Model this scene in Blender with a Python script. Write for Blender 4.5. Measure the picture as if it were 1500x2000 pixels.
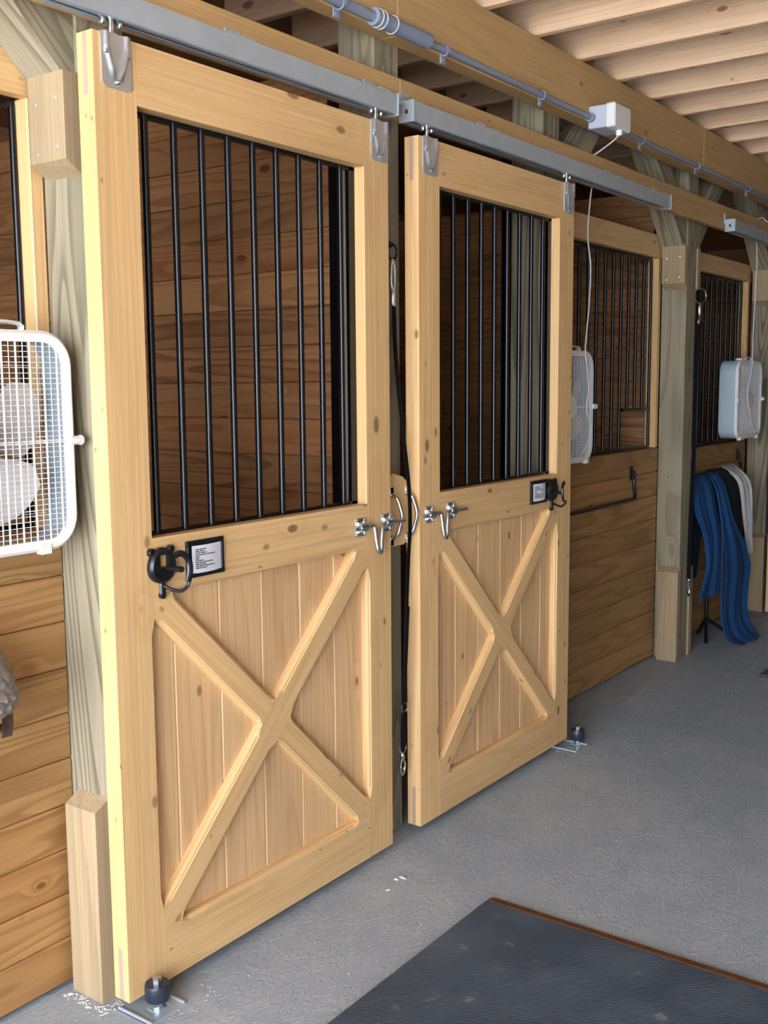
import bpy, bmesh, math, random
from mathutils import Vector, Matrix
random.seed(7)
S = bpy.context.scene
COL = S.collection
for o in list(bpy.data.objects):
    bpy.data.objects.remove(o)

# ------------------------------------------------------------------ camera
cd = bpy.data.cameras.new('camera'); cam = bpy.data.objects.new('camera', cd); COL.objects.link(cam)
yaw, pit, rol = 0.9416148, 0.1209348, -0.0078065
fw = Vector((math.sin(yaw)*math.cos(pit), math.cos(yaw)*math.cos(pit), -math.sin(pit)))
rt = Vector((math.cos(yaw), -math.sin(yaw), 0)); up = rt.cross(fw)
r2 = rt*math.cos(rol)+up*math.sin(rol); u2 = -rt*math.sin(rol)+up*math.cos(rol)
M = Matrix((r2, u2, -fw)).transposed().to_4x4(); M.translation = Vector((-1.585114, -1.929433, 1.522356))
cam.matrix_world = M
cd.sensor_fit = 'VERTICAL'; cd.sensor_height = 36.0; cd.lens = 2072.587/2000*36.0
cd.clip_start = 0.05; cd.clip_end = 200
S.camera = cam

# ------------------------------------------------------------------ sky, sun, exposure
w = bpy.data.worlds.new('sky'); S.world = w; w.use_nodes = True
nt = w.node_tree; nt.nodes.clear()
wo = nt.nodes.new('ShaderNodeOutputWorld'); bg = nt.nodes.new('ShaderNodeBackground')
bg.inputs['Color'].default_value = (0.82, 0.925, 1.09, 1); bg.inputs['Strength'].default_value = 12.2
nt.links.new(bg.outputs[0], wo.inputs[0])
sd = bpy.data.lights.new('sun_offscreen', 'SUN'); sd.energy = 62.0; sd.angle = math.radians(0.6); sd.color = (1.0, 0.96, 0.93)
sun = bpy.data.objects.new('sun_offscreen', sd); COL.objects.link(sun)
sun.rotation_euler = Vector((-0.12, 0.62, -1.0)).to_track_quat('-Z', 'Y').to_euler()
sun.location = (-8, -6, 12)
pd = bpy.data.lights.new('doorway_daylight_offscreen', 'AREA'); pd.shape = 'RECTANGLE'; pd.size = 3.8; pd.size_y = 3.0
pd.cycles.is_portal = True
po = bpy.data.objects.new('doorway_daylight_offscreen', pd); COL.objects.link(po)
po.location = (-3.88, -1.65, 1.5); po.rotation_euler = Vector((1, 0, 0)).to_track_quat('-Z', 'Z').to_euler()
S.view_settings.view_transform = 'Standard'; S.view_settings.look = 'None'
S.view_settings.exposure = 0.25; S.view_settings.gamma = 1.0; S.view_settings.use_curve_mapping = False

# ------------------------------------------------------------------ materials
def lin(h):
    h = h.lstrip('#'); c = [int(h[i:i+2], 16)/255 for i in (0, 2, 4)]
    return tuple(x/12.92 if x <= .04045 else ((x+.055)/1.055)**2.4 for x in c)+(1,)
MAT = {}
def base_mat(name):
    m = bpy.data.materials.new(name); m.use_nodes = True; MAT[name] = m
    t = m.node_tree; b = t.nodes['Principled BSDF']; return m, t, b
def N(t, typ, **kw):
    n = t.nodes.new(typ)
    for k, v in kw.items(): setattr(n, k, v)
    return n
def mth(t, op, a, b=None, c=None, clamp=False):
    n = t.nodes.new('ShaderNodeMath'); n.operation = op; n.use_clamp = clamp
    for i, v in enumerate((a, b, c)):
        if v is None: continue
        if isinstance(v, (int, float)): n.inputs[i].default_value = v
        else: t.links.new(v, n.inputs[i])
    return n.outputs[0]
def mixc(t, fac, a, b, blend='MIX'):
    n = t.nodes.new('ShaderNodeMix'); n.data_type = 'RGBA'; n.blend_type = blend
    for i, v in ((0, fac), (6, a), (7, b)):
        if isinstance(v, (int, float)): n.inputs[i].default_value = v
        elif isinstance(v, tuple): n.inputs[i].default_value = v
        else: t.links.new(v, n.inputs[i])
    return n.outputs[2]
def ramp(t, fac, stops, interp='LINEAR'):
    n = t.nodes.new('ShaderNodeValToRGB'); n.color_ramp.interpolation = interp
    el = n.color_ramp.elements
    while len(el) < len(stops): el.new(0.5)
    for e, (p, c) in zip(el, stops):
        e.position = p; e.color = c if isinstance(c, tuple) else (c, c, c, 1)
    t.links.new(fac, n.inputs[0]); return n.outputs[0]
def wood(name, light, dark, knot='#5a3418', grain=.7, rings=9.0, knots=.22, tone=.16, rough=.55, freq=6.5, warm=None, bump=.25, pins=.12):
    m, t, b = base_mat(name); L = t.links.new
    at = N(t, 'ShaderNodeAttribute', attribute_name='gc'); oi = N(t, 'ShaderNodeObjectInfo')
    rv = N(t, 'ShaderNodeCombineXYZ')
    for i, k in enumerate((41.0, 23.0, 31.0)): L(mth(t, 'MULTIPLY', oi.outputs['Random'], k), rv.inputs[i])
    v = N(t, 'ShaderNodeVectorMath', operation='ADD'); L(at.outputs['Vector'], v.inputs[0]); L(rv.outputs[0], v.inputs[1])
    def sc(x, y):
        n = N(t, 'ShaderNodeVectorMath', operation='MULTIPLY'); L(v.outputs[0], n.inputs[0]); n.inputs[1].default_value = (x, y, y); return n.outputs[0]
    def noise(vec, s=1.0, d=2.0, dist=0.0):
        n = N(t, 'ShaderNodeTexNoise'); L(vec, n.inputs['Vector']); n.inputs['Scale'].default_value = s; n.inputs['Detail'].default_value = d; n.inputs['Distortion'].default_value = dist; return n.outputs[0]
    vo = N(t, 'ShaderNodeTexVoronoi'); L(sc(4.0, 8.0), vo.inputs['Vector']); vo.inputs['Scale'].default_value = 1.0
    vs = N(t, 'ShaderNodeSeparateColor'); L(vo.outputs['Color'], vs.inputs[0])
    has = mth(t, 'GREATER_THAN', vs.outputs[0], 1.0-knots)
    size = mth(t, 'MULTIPLY_ADD', vs.outputs[1], .09, .05)
    dn = mth(t, 'DIVIDE', vo.outputs['Distance'], size)
    kcore = mth(t, 'MULTIPLY', ramp(t, dn, [(.0, 1.0), (.75, .9), (1.0, 0.0)]), has)
    khalo = mth(t, 'MULTIPLY', mth(t, 'SUBTRACT', 1.0, mth(t, 'MULTIPLY', dn, .28, clamp=True), clamp=True), has)
    v2 = N(t, 'ShaderNodeTexVoronoi'); L(sc(9.0, 15.0), v2.inputs['Vector']); v2.inputs['Scale'].default_value = 1.0
    s2 = N(t, 'ShaderNodeSeparateColor'); L(v2.outputs['Color'], s2.inputs[0])
    has2 = mth(t, 'GREATER_THAN', s2.outputs[0], 1.0-pins)
    d2 = mth(t, 'DIVIDE', v2.outputs['Distance'], mth(t, 'MULTIPLY_ADD', mth(t, 'POWER', s2.outputs[1], 2.0), .15, .05))
    kpin = mth(t, 'MULTIPLY', ramp(t, d2, [(.0, 1.0), (.6, .8), (1.0, 0.0)]), has2)
    n1 = noise(sc(.55, freq), 1.0, 1.2, .25)
    n1 = mth(t, 'MULTIPLY_ADD', mth(t, 'POWER', khalo, 2.0), .22, n1)
    ring = mth(t, 'FRACT', mth(t, 'MULTIPLY', n1, rings))
    rline = ramp(t, ring, [(0.0, .10), (.45, .2), (.80, .95), (.92, 1.0), (1.0, .10)])
    fib = noise(sc(2.2, 130.0), 1.0, 2.0)
    mod = noise(sc(.5, 3.0), 1.0, 1.0)
    g = mth(t, 'MULTIPLY', rline, mth(t, 'MULTIPLY_ADD', mod, 1.1, .15))
    g = mth(t, 'MULTIPLY', g, grain, clamp=True)
    col = mixc(t, g, lin(light), lin(dark))
    fr = ramp(t, fib, [(.3, .86), (.7, 1.08)])
    col = mixc(t, 1.0, col, fr, 'MULTIPLY')
    rr = N(t, 'ShaderNodeTexWhiteNoise', noise_dimensions='1D'); L(mth(t, 'MULTIPLY', oi.outputs['Random'], 917.0), rr.inputs['W'])
    tn = ramp(t, rr.outputs['Value'], [(0.0, 1.0-tone), (1.0, 1.0+tone*.6)])
    col = mixc(t, 1.0, col, tn, 'MULTIPLY')
    if warm:
        wv = mth(t, 'MULTIPLY', mth(t, 'POWER', oi.outputs['Random'], 2.0), .55)
        col = mixc(t, wv, col, mixc(t, .55, lin(warm), col))
    col = mixc(t, mth(t, 'MULTIPLY', mth(t, 'POWER', khalo, 3.0), .35), col, lin(dark))
    col = mixc(t, mth(t, 'MULTIPLY', kcore, .8), col, lin(knot))
    col = mixc(t, mth(t, 'MULTIPLY', kpin, .7), col, lin(knot))
    L(col, b.inputs['Base Color']); b.inputs['Roughness'].default_value = rough
    bp = N(t, 'ShaderNodeBump'); bp.inputs['Strength'].default_value = bump; bp.inputs['Distance'].default_value = .002
    L(mth(t, 'MULTIPLY_ADD', fib, .6, mth(t, 'MULTIPLY', g, -.5)), bp.inputs['Height']); L(bp.outputs[0], b.inputs['Normal'])
    return m
wood('door_pine', '#e2b981', '#cc9c60', grain=.45, rings=7, knots=.75, tone=.06, rough=.42, bump=.12, pins=1.0, knot='#6e4a26')
wood('panel_pine', '#dfb684', '#c69764', grain=.6, rings=9, knots=.45, tone=.08, pins=.4, rough=.45, bump=.12, freq=5.5, knot='#6b3a1c')
wood('wall_pine', '#ae8552', '#7f582c', grain=.85, rings=11, knots=.2, tone=.14, rough=.55, warm='#b06a35', knot='#5a2f14')
wood('stall_pine', '#b08254', '#7c4c2a', grain=.9, rings=11, knots=.28, tone=.2, rough=.6, warm='#a35a30', knot='#40200f')
wood('treated_pine', '#a0947a', '#645a42', grain=1.0, rings=13, knots=.22, tone=.08, rough=.7, knot='#5b4630')
wood('block_pine', '#ad9673', '#8f7753', grain=.5, rings=6, knots=.1, tone=.08, rough=.65, knot='#6b4930')
wood('joist_pine', '#eac6a0', '#d6ab84', grain=.4, rings=7, knots=1.0, tone=.1, rough=.6, pins=.7, knot='#7a4c30')
wood('beam_pine', '#c9a36c', '#b28a54', grain=.4, rings=7, knots=.1, tone=.05, rough=.6, knot='#6e4422')
wood('deck_pine', '#a97a4e', '#8a5e38', grain=.5, rings=8, knots=.15, tone=.1, rough=.7)
wood('bounce_grey_pine', '#b9b6b0', '#8e8a84', grain=.5, rings=8, knots=.1, tone=.1, rough=.8)  # pale grey picked so the unseen aisle wall bounces cooler, brighter light
wood('tenon_pine', '#b79a86', '#9c7f6c', grain=.3, rings=5, knots=0.0, tone=.04, rough=.6)

def plain(name, color, rough=.5, metal=0.0, noise_amt=0.0, nscale=30, bump=0.0, spec=.5, coat=0.0):
    m, t, b = base_mat(name); L = t.links.new
    b.inputs['Base Color'].default_value = lin(color); b.inputs['Roughness'].default_value = rough; b.inputs['Metallic'].default_value = metal
    b.inputs['Specular IOR Level'].default_value = spec; b.inputs['Coat Weight'].default_value = coat
    if noise_amt or bump:
        tc = N(t, 'ShaderNodeTexCoord'); n = N(t, 'ShaderNodeTexNoise'); L(tc.outputs['Object'], n.inputs['Vector'])
        n.inputs['Scale'].default_value = nscale; n.inputs['Detail'].default_value = 4
        if noise_amt:
            f = ramp(t, n.outputs[0], [(.3, 1-noise_amt), (.7, 1+noise_amt*.5)])
            L(mixc(t, 1.0, lin(color), f, 'MULTIPLY'), b.inputs['Base Color'])
        if bump:
            bp = N(t, 'ShaderNodeBump'); bp.inputs['Strength'].default_value = bump; bp.inputs['Distance'].default_value = .004
            L(n.outputs[0], bp.inputs['Height']); L(bp.outputs[0], b.inputs['Normal'])
    return m
plain('black_steel', '#07080c', rough=.26, spec=.38)
plain('black_iron', '#121316', rough=.3, spec=.6)
plain('black_rubber', '#16161a', rough=.6, noise_amt=.2)
plain('galvanised', '#aeb8be', rough=.4, metal=.35, noise_amt=.07, nscale=14)
plain('hanger_zinc', '#c6ccd2', rough=.27, metal=.78)
plain('zinc', '#c9cfd2', rough=.25, metal=.95)
plain('chrome', '#d9dce0', rough=.14, metal=1.0)
plain('white_plastic', '#e6e4e2', rough=.4)
plain('fan_white', '#e9e6e2', rough=.35)
plain('fan_body', '#a9b9c2', rough=.4)
plain('fan_blade', '#cfc8c4', rough=.4)
plain('conduit_grey', '#868d9c', rough=.5)
plain('box_grey', '#b8bccb', rough=.45)
plain('cord_white', '#dedcd8', rough=.5)
plain('nylon_black', '#08090d', rough=.9, spec=.2, noise_amt=.3, nscale=200)
plain('card_white', '#dcdbe2', rough=.7)
plain('ink', '#33323a', rough=.8)
plain('blue_cloth', '#0c4274', rough=.85, noise_amt=.18, nscale=12, bump=.2)
plain('dark_cloth', '#0d0e14', rough=.9, noise_amt=.3, nscale=20)
plain('towel_cloth', '#b9b4b0', rough=.95, noise_amt=.15, nscale=60, bump=.3)
plain('mesh_grey', '#8f857c', rough=.55, noise_amt=.45, nscale=70, bump=.9)
plain('strap_brown', '#4d382c', rough=.7, noise_amt=.2)
plain('debris', '#cfc9bd', rough=.9)
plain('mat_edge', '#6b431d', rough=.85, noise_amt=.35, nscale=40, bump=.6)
plain('nail', '#d8dce6', rough=.3, metal=.6)
plain('wheel_blue', '#262c3a', rough=.35)

def concrete():
    m, t, b = base_mat('concrete'); L = t.links.new
    tc = N(t, 'ShaderNodeTexCoord')
    def nz(s, d, dist=0, sc=(1, 1, 1)):
        mp = N(t, 'ShaderNodeMapping'); mp.inputs['Scale'].default_value = sc; L(tc.outputs['Object'], mp.inputs['Vector'])
        n = N(t, 'ShaderNodeTexNoise'); L(mp.outputs[0], n.inputs['Vector']); n.inputs['Scale'].default_value = s; n.inputs['Detail'].default_value = d; n.inputs['Distortion'].default_value = dist; return n.outputs[0]
    a = nz(1.6, 5, .4); c = nz(9, 6, .8); f = nz(60, 5, 1.5); sw = nz(16, 3, 2.5, (1, 2.6, 1))
    col = mixc(t, ramp(t, a, [(.3, 0.0), (.7, 1.0)]), lin('#98a2a8'), lin('#a9b0b2'))
    col = mixc(t, ramp(t, c, [(.35, .0), (.75, .5)]), col, lin('#89939b'))
    fl = ramp(t, f, [(.60, 0.0), (.72, .4)])
    col = mixc(t, fl, col, lin('#c2c4ca'))
    L(col, b.inputs['Base Color']); b.inputs['Roughness'].default_value = .7
    h = mth(t, 'ADD', mth(t, 'MULTIPLY', sw, 1.0), mth(t, 'MULTIPLY', f, .3))
    bp = N(t, 'ShaderNodeBump'); bp.inputs['Strength'].default_value = .45; bp.inputs['Distance'].default_value = .010
    L(h, bp.inputs['Height']); L(bp.outputs[0], b.inputs['Normal'])
concrete()
def matrubber():
    m, t, b = base_mat('mat_rubber'); L = t.links.new
    tc = N(t, 'ShaderNodeTexCoord')
    def nz(s, d):
        n = N(t, 'ShaderNodeTexNoise'); L(tc.outputs['Object'], n.inputs['Vector']); n.inputs['Scale'].default_value = s; n.inputs['Detail'].default_value = d; return n.outputs[0]
    col = mixc(t, ramp(t, nz(3.5, 5), [(.4, 0.0), (.75, .55)]), lin('#3d4754'), lin('#636e7b'))
    col = mixc(t, ramp(t, nz(14, 4), [(.66, 0.0), (.74, .55)]), col, lin('#8a8682'))
    L(col, b.inputs['Base Color']); b.inputs['Roughness'].default_value = .75
    wv = N(t, 'ShaderNodeTexWave', wave_type='BANDS', bands_direction='DIAGONAL'); L(tc.outputs['Object'], wv.inputs['Vector']); wv.inputs['Scale'].default_value = 60
    bp = N(t, 'ShaderNodeBump'); bp.inputs['Strength'].default_value = .35; bp.inputs['Distance'].default_value = .003
    L(mth(t, 'ADD', wv.outputs['Fac'], nz(50, 3)), bp.inputs['Height']); L(bp.outputs[0], b.inputs['Normal'])
matrubber()
plain('gravel', '#b0b2b4', rough=.9, noise_amt=.2, nscale=8)

# ------------------------------------------------------------------ mesh tools
WL = {}   # world location of every object built (all parents are translation only)
class MB:
    def __init__(s, T=None): s.v = []; s.f = []; s.g = []; s.T = T
    def add(s, verts, faces, grain=0, flat=None):
        k = len(s.v)
        for p in verts:
            p = Vector(p); s.v.append(p)
            if isinstance(grain, int): i = grain; s.g.append((p[i], p[(i+1) % 3], p[(i+2) % 3]))
            else:
                d, e, n = grain; s.g.append((p.dot(d), p.dot(e), p.dot(n)))
        s.f += [[i+k for i in f] for f in faces]; return s
    def box(s, x0, x1, y0, y1, z0, z1, c=.002, grain=None):
        if grain is None:
            d = (x1-x0, y1-y0, z1-z0); grain = d.index(max(d))
        C = ((x0+x1)/2, (y0+y1)/2, (z0+z1)/2); h = (abs(x1-x0)/2, abs(y1-y0)/2, abs(z1-z0)/2); c = min(c, min(h)*.5)
        V = []; ix = {}
        for sx in (-1, 1):
            for sy in (-1, 1):
                for sz in (-1, 1):
                    sg = (sx, sy, sz)
                    for a in range(3):
                        p = [C[i]+sg[i]*(h[i] if i == a else h[i]-c) for i in range(3)]
                        ix[(sg, a)] = len(V); V.append(p)
        F = []
        def q(l): F.append(l)
        for a in range(3):
            b_, c_ = (a+1) % 3, (a+2) % 3
            for sa in (-1, 1):
                l = []
                for sb, scn in ((-1, -1), (1, -1), (1, 1), (-1, 1)):
                    sg = [0]*3; sg[a] = sa; sg[b_] = sb; sg[c_] = scn; l.append(ix[(tuple(sg), a)])
                q(l)
            for sb in (-1, 1):
                for scn in (-1, 1):
                    s1 = [0]*3; s1[b_] = sb; s1[c_] = scn; s2 = list(s1); s1[a] = -1; s2[a] = 1
                    q([ix[(tuple(s1), b_)], ix[(tuple(s2), b_)], ix[(tuple(s2), c_)], ix[(tuple(s1), c_)]])
        for sx in (-1, 1):
            for sy in (-1, 1):
                for sz in (-1, 1): q([ix[((sx, sy, sz), a)] for a in range(3)])
        return s.add(V, F, grain)
    def obox(s, p, d, e, n, L, W, D, c=.002):
        """box from p along unit d (length L), e (width W centred), n (depth D centred)"""
        d, e, n = Vector(d).normalized(), Vector(e).normalized(), Vector(n).normalized(); p = Vector(p)
        b = MB().box(0, L, -W/2, W/2, -D/2, D/2, c, 0)
        k = len(s.v)
        for q, g in zip(b.v, b.g): s.v.append(p+d*q.x+e*q.y+n*q.z); s.g.append((q.x, q.y, q.z))
        s.f += [[i+k for i in f] for f in b.f]; return s
    def plate(s, poly, y0, d, edges=(), c=.011, stop=.03, grain=0):
        """polygon (x,z) counter-clockwise seen from -Y, front at y0, depth d; edges listed get a moulded stop chamfer"""
        prof = [(1, 0), (.9, .25), (.5, .38), (.15, .7), (0, 1)]
        n = len(poly); chains = []
        for i in range(n):
            a = Vector(poly[i]); b = Vector(poly[(i+1) % n])
            if i in edges:
                u = (b-a).normalized(); inn = Vector((-u.y, u.x)); A = a+u*stop; B = b-u*stop
                chains.append((a, [((A+inn*c*p, c*q), (B+inn*c*p, c*q)) for p, q in prof]))
            else: chains.append((a, None))
        V = []; F = []
        def vi(p, dep): V.append((p.x, y0+dep, p.y)); return len(V)-1
        f0 = [vi(a, 0) for a, _ in chains]; b0 = [vi(a, d) for a, _ in chains]
        front = []; back = []
        for i, (a, ch) in enumerate(chains):
            j = (i+1) % n; front.append(f0[i]); back.append(b0[i])
            if ch:
                r = [(vi(p, dp), vi(q, dq)) for (p, dp), (q, dq) in ch]
                front += [r[0][0], r[0][1]]
                for k in range(len(r)-1):
                    F.append([r[k][0], r[k+1][0], r[k+1][1], r[k][1]])
                    F.append([f0[i], r[k+1][0], r[k][0]]); F.append([f0[j], r[k][1], r[k+1][1]])
                o = r[-1]; bb = (vi(ch[-1][0][0], d), vi(ch[-1][1][0], d)); back += [bb[0], bb[1]]
                F += [[f0[i], b0[i], bb[0], o[0]], [o[0], bb[0], bb[1], o[1]], [o[1], bb[1], b0[j], f0[j]]]
            else: F.append([f0[i], b0[i], b0[j], f0[j]])
        F.append(front); F.append(back[::-1])
        return s.add(V, F, grain)
    def prism(s, poly, d0, d1, axis=1, grain=0):
        """polygon in the two other axes (in xyz order), extruded along axis from d0 to d1"""
        n = len(poly); o = [i for i in range(3) if i != axis]; V = []
        for dd in (d0, d1):
            for p in poly:
                q = [0, 0, 0]; q[o[0]], q[o[1]] = p; q[axis] = dd; V.append(q)
        F = [list(range(n)), list(range(n, 2*n))[::-1]]+[[i, n+i, n+(i+1) % n, (i+1) % n] for i in range(n)]
        return s.add(V, F, grain)
    def tube(s, pts, r, seg=10, closed=False, flat=None, smooth_n=0):
        P = [Vector(p) for p in pts]
        if smooth_n: P = catmull(P, smooth_n, closed)
        n = len(P); V = []; F = []; prev = None
        for i, p in enumerate(P):
            t = (P[(i+1) % n]-P[i-1]) if closed else (P[min(i+1, n-1)]-P[max(i-1, 0)])
            t.normalize()
            if prev is None:
                u = t.orthogonal().normalized()
                if flat: u = (Vector(flat)-t*Vector(flat).dot(t)).normalized()
            else: u = (prev-t*prev.dot(t)).normalized()
            prev = u; w_ = t.cross(u)
            rr = r[i] if isinstance(r, list) else r
            ra, rb = rr if isinstance(rr, tuple) else (rr, rr)
            for k in range(seg):
                a = 2*math.pi*k/seg; V.append(p+u*ra*math.cos(a)+w_*rb*math.sin(a))
        for i in range(n if closed else n-1):
            for k in range(seg):
                j = (i+1) % n; F.append([i*seg+k, i*seg+(k+1) % seg, j*seg+(k+1) % seg, j*seg+k])
        if not closed: F += [list(range(seg))[::-1], [(n-1)*seg+k for k in range(seg)]]
        return s.add(V, F)
    def ribbon(s, pts, wv, width, th, n=6):
        P = catmull([Vector(p) for p in pts], n, False); wv = Vector(wv).normalized(); V = []; F = []
        for i, p in enumerate(P):
            t = (P[min(i+1, len(P)-1)]-P[max(i-1, 0)]).normalized(); nn = t.cross(wv).normalized()
            for a, b in ((-1, -1), (1, -1), (1, 1), (-1, 1)): V.append(p+wv*a*width/2+nn*b*th/2)
        for i in range(len(P)-1):
            for k in range(4): F.append([i*4+k, i*4+(k+1) % 4, i*4+4+(k+1) % 4, i*4+4+k])
        F += [[3, 2, 1, 0], [len(V)-4, len(V)-3, len(V)-2, len(V)-1]]
        return s.add(V, F)
    def lathe(s, prof, c, axis=2, seg=20):
        V = []; F = []; n = len(prof); c = Vector(c); o = [(axis+1) % 3, (axis+2) % 3]
        for r, h in prof:
            for k in range(seg):
                a = 2*math.pi*k/seg; p = Vector(c); p[axis] += h; p[o[0]] += r*math.cos(a); p[o[1]] += r*math.sin(a); V.append(p)
        for i in range(n-1):
            for k in range(seg): F.append([i*seg+k, i*seg+(k+1) % seg, (i+1)*seg+(k+1) % seg, (i+1)*seg+k])
        F += [list(range(seg))[::-1], [(n-1)*seg+k for k in range(seg)]]
        return s.add(V, F)
    def grid(s, pts, th=0.0, nrm=(0, 1, 0)):
        """grid of points rows x cols, given thickness along nrm"""
        R, Cn = len(pts), len(pts[0]); V = []; F = []; nrm = Vector(nrm)
        for k in (0, 1):
            for r in pts:
                for p in r: V.append(Vector(p)+nrm*th*k)
        o = R*Cn; g = lambda i, j, k: k*o+i*Cn+j
        for i in range(R-1):
            for j in range(Cn-1):
                F.append([g(i, j, 0), g(i, j+1, 0), g(i+1, j+1, 0), g(i+1, j, 0)]); F.append([g(i, j, 1), g(i+1, j, 1), g(i+1, j+1, 1), g(i, j+1, 1)])
        for j in range(Cn-1):
            F.append([g(0, j, 0), g(0, j, 1), g(0, j+1, 1), g(0, j+1, 0)]); F.append([g(R-1, j, 0), g(R-1, j+1, 0), g(R-1, j+1, 1), g(R-1, j, 1)])
        for i in range(R-1):
            F.append([g(i, 0, 0), g(i+1, 0, 0), g(i+1, 0, 1), g(i, 0, 1)]); F.append([g(i, Cn-1, 0), g(i, Cn-1, 1), g(i+1, Cn-1, 1), g(i+1, Cn-1, 0)])
        return s.add(V, F)
    def build(s, name, mat, parent=None, smooth=False, origin=None):
        T = s.T; vs = [Vector(T(p)) if T else p for p in s.v]
        lo = Vector([min(p[i] for p in vs) for i in range(3)]); hi = Vector([max(p[i] for p in vs) for i in range(3)])
        c = Vector(origin) if origin is not None else Vector(((lo.x+hi.x)/2, (lo.y+hi.y)/2, lo.z))
        me = bpy.data.meshes.new(name); me.from_pydata([p-c for p in vs], [], s.f)
        a = me.attributes.new('gc', 'FLOAT_VECTOR', 'POINT'); a.data.foreach_set('vector', [x for g in s.g for x in g])
        bm = bmesh.new(); bm.from_mesh(me); bmesh.ops.recalc_face_normals(bm, faces=bm.faces); bm.to_mesh(me); bm.free()
        me.materials.append(MAT[mat])
        if smooth:
            me.polygons.foreach_set('use_smooth', [True]*len(me.polygons))
            me.set_sharp_from_angle(angle=math.radians(40))
        o = bpy.data.objects.new(name, me); COL.objects.link(o)
        WL[o] = c
        if parent is not None: o.parent = parent; o.location = c-WL[parent]
        else: o.location = c
        return o
def catmull(P, n, closed=False):
    out = []; L = len(P)
    rng = L if closed else L-1
    for i in range(rng):
        if closed: a, b, c, d = P[i-1], P[i], P[(i+1) % L], P[(i+2) % L]
        else: a, b, c, d = P[max(i-1, 0)], P[i], P[i+1], P[min(i+2, L-1)]
        for k in range(n):
            t = k/n; out.append(.5*((2*b)+(c-a)*t+(2*a-5*b+4*c-d)*t*t+(3*b-a-3*c+d)*t*t*t))
    if not closed: out.append(P[-1].copy())
    return out
def empty(name, loc):
    o = bpy.data.objects.new(name, None); COL.objects.link(o); o.location = loc; o.empty_display_size = .1; WL[o] = Vector(loc); return o
def tag(o, label, cat, group=None, kind=None):
    o['label'] = label
    if cat: o['category'] = cat
    if group: o['group'] = group
    if kind: o['kind'] = kind
    return o
def thing(name, loc, label, cat, group=None): return tag(empty(name, loc), label, cat, group)
def struct(o, label=None):
    o['kind'] = 'structure'
    if label: o['label'] = label
    return o
def board(name, x0, x1, y0, y1, z0, z1, mat, parent=None, c=.0025, grain=None):
    return MB().box(x0, x1, y0, y1, z0, z1, c, grain).build(name, mat, parent)

# ------------------------------------------------------------------ setting
X0, X1, YB, YA = -3.9, 8.2, 3.7, -3.55
fl = MB().box(X0, X1, YA-.1, YB+.1, -.12, 0, .001).build('floor', 'concrete', origin=(0, 0, 0)); struct(fl, 'grey trowelled concrete aisle floor')
gr = MB().box(-90, X0, -70, 70, -.16, -.04, .001).build('ground', 'gravel', origin=(-8, 0, -.04)); struct(gr, 'pale gravel ground outside the barn doorway')
ceil = MB().box(X0, X1, YA-.1, YB+.1, 3.04, 3.10, .001, 0).build('ceiling', 'deck_pine'); struct(ceil, 'wooden loft deck over the joists')
for k in range(-2, 15):
    x = 1.343+.3715*k
    board('joist', x, x+.038, YA, .9, 2.80, 3.04, 'joist_pine', ceil, .003, 1)
def plank_wall(name, axis, a0, a1, t0, t1, z0, z1, n, mat, label, gap=.0015, c=.004):
    """horizontal planks; axis 0: runs along x, thickness in y; axis 1: runs along y, thickness in x"""
    r = empty(name, ((a0+a1)/2, (t0+t1)/2, 0) if axis == 0 else ((t0+t1)/2, (a0+a1)/2, 0)); struct(r, label)
    h = (z1-z0)/n
    for i in range(n):
        zz0, zz1 = z0+i*h+gap/2, z0+(i+1)*h-gap/2
        if axis == 0: board('plank', a0, a1, t0, t1, zz0, zz1, mat, r, c, 0)
        else: board('plank', t0, t1, a0, a1, zz0, zz1, mat, r, c, 1)
    return r
wb = MB().box(X0, X1, YB, YB+.08, 0, 3.04, .001, 0).build('wall_back', 'stall_pine'); struct(wb, 'outer wooden wall at the back of the stalls')
wa = MB().box(X0, X1, YA-.08, YA, 0, 3.04, .001, 0).build('wall_aisle', 'bounce_grey_pine'); struct(wa, 'unseen board wall across the aisle, grey for neutral bounce light')
we = MB().box(X1, X1+.08, YA, YB, 0, 3.04, .001, 1).build('wall_end', 'stall_pine'); struct(we, 'wooden wall at the far end of the barn')
ws = MB().box(X0-.04, X0+.04, .26, YB, 0, 3.04, .001, 1).build('wall_near', 'stall_pine'); struct(ws, 'outer wooden wall beside the barn doorway')
wl_ = plank_wall('wall_front_left', 0, X0+.04, .034, .227, .265, .012, 1.175, 10, 'wall_pine', 'low stall front of horizontal pine planks under the box fan')
wm_ = plank_wall('wall_front_middle', 0, 2.427, 3.948, .255, .293, .012, 1.162, 9, 'wall_pine', 'low stall front of pine planks beside the second sliding door')
wr_ = plank_wall('wall_front_right', 0, 4.092, 5.498, .265, .303, .012, 1.13, 9, 'wall_pine', 'shaded low stall front of pine planks behind the blue sheet')
plank_wall('wall_partition_left', 1, .305, YB, 1.205, 1.243, .01, 2.54, 20, 'stall_pine', 'plank partition seen through the first sliding door', c=.003)
plank_wall('wall_partition_middle', 1, .325, YB, 4.0, 4.038, .01, 2.53, 20, 'stall_pine', 'dark plank partition seen through the second sliding door', c=.003)
plank_wall('wall_partition_right', 1, .325, YB, 6.8, 6.838, .01, 2.53, 20, 'stall_pine', 'dark plank partition of the farthest stall', c=.003)

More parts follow.
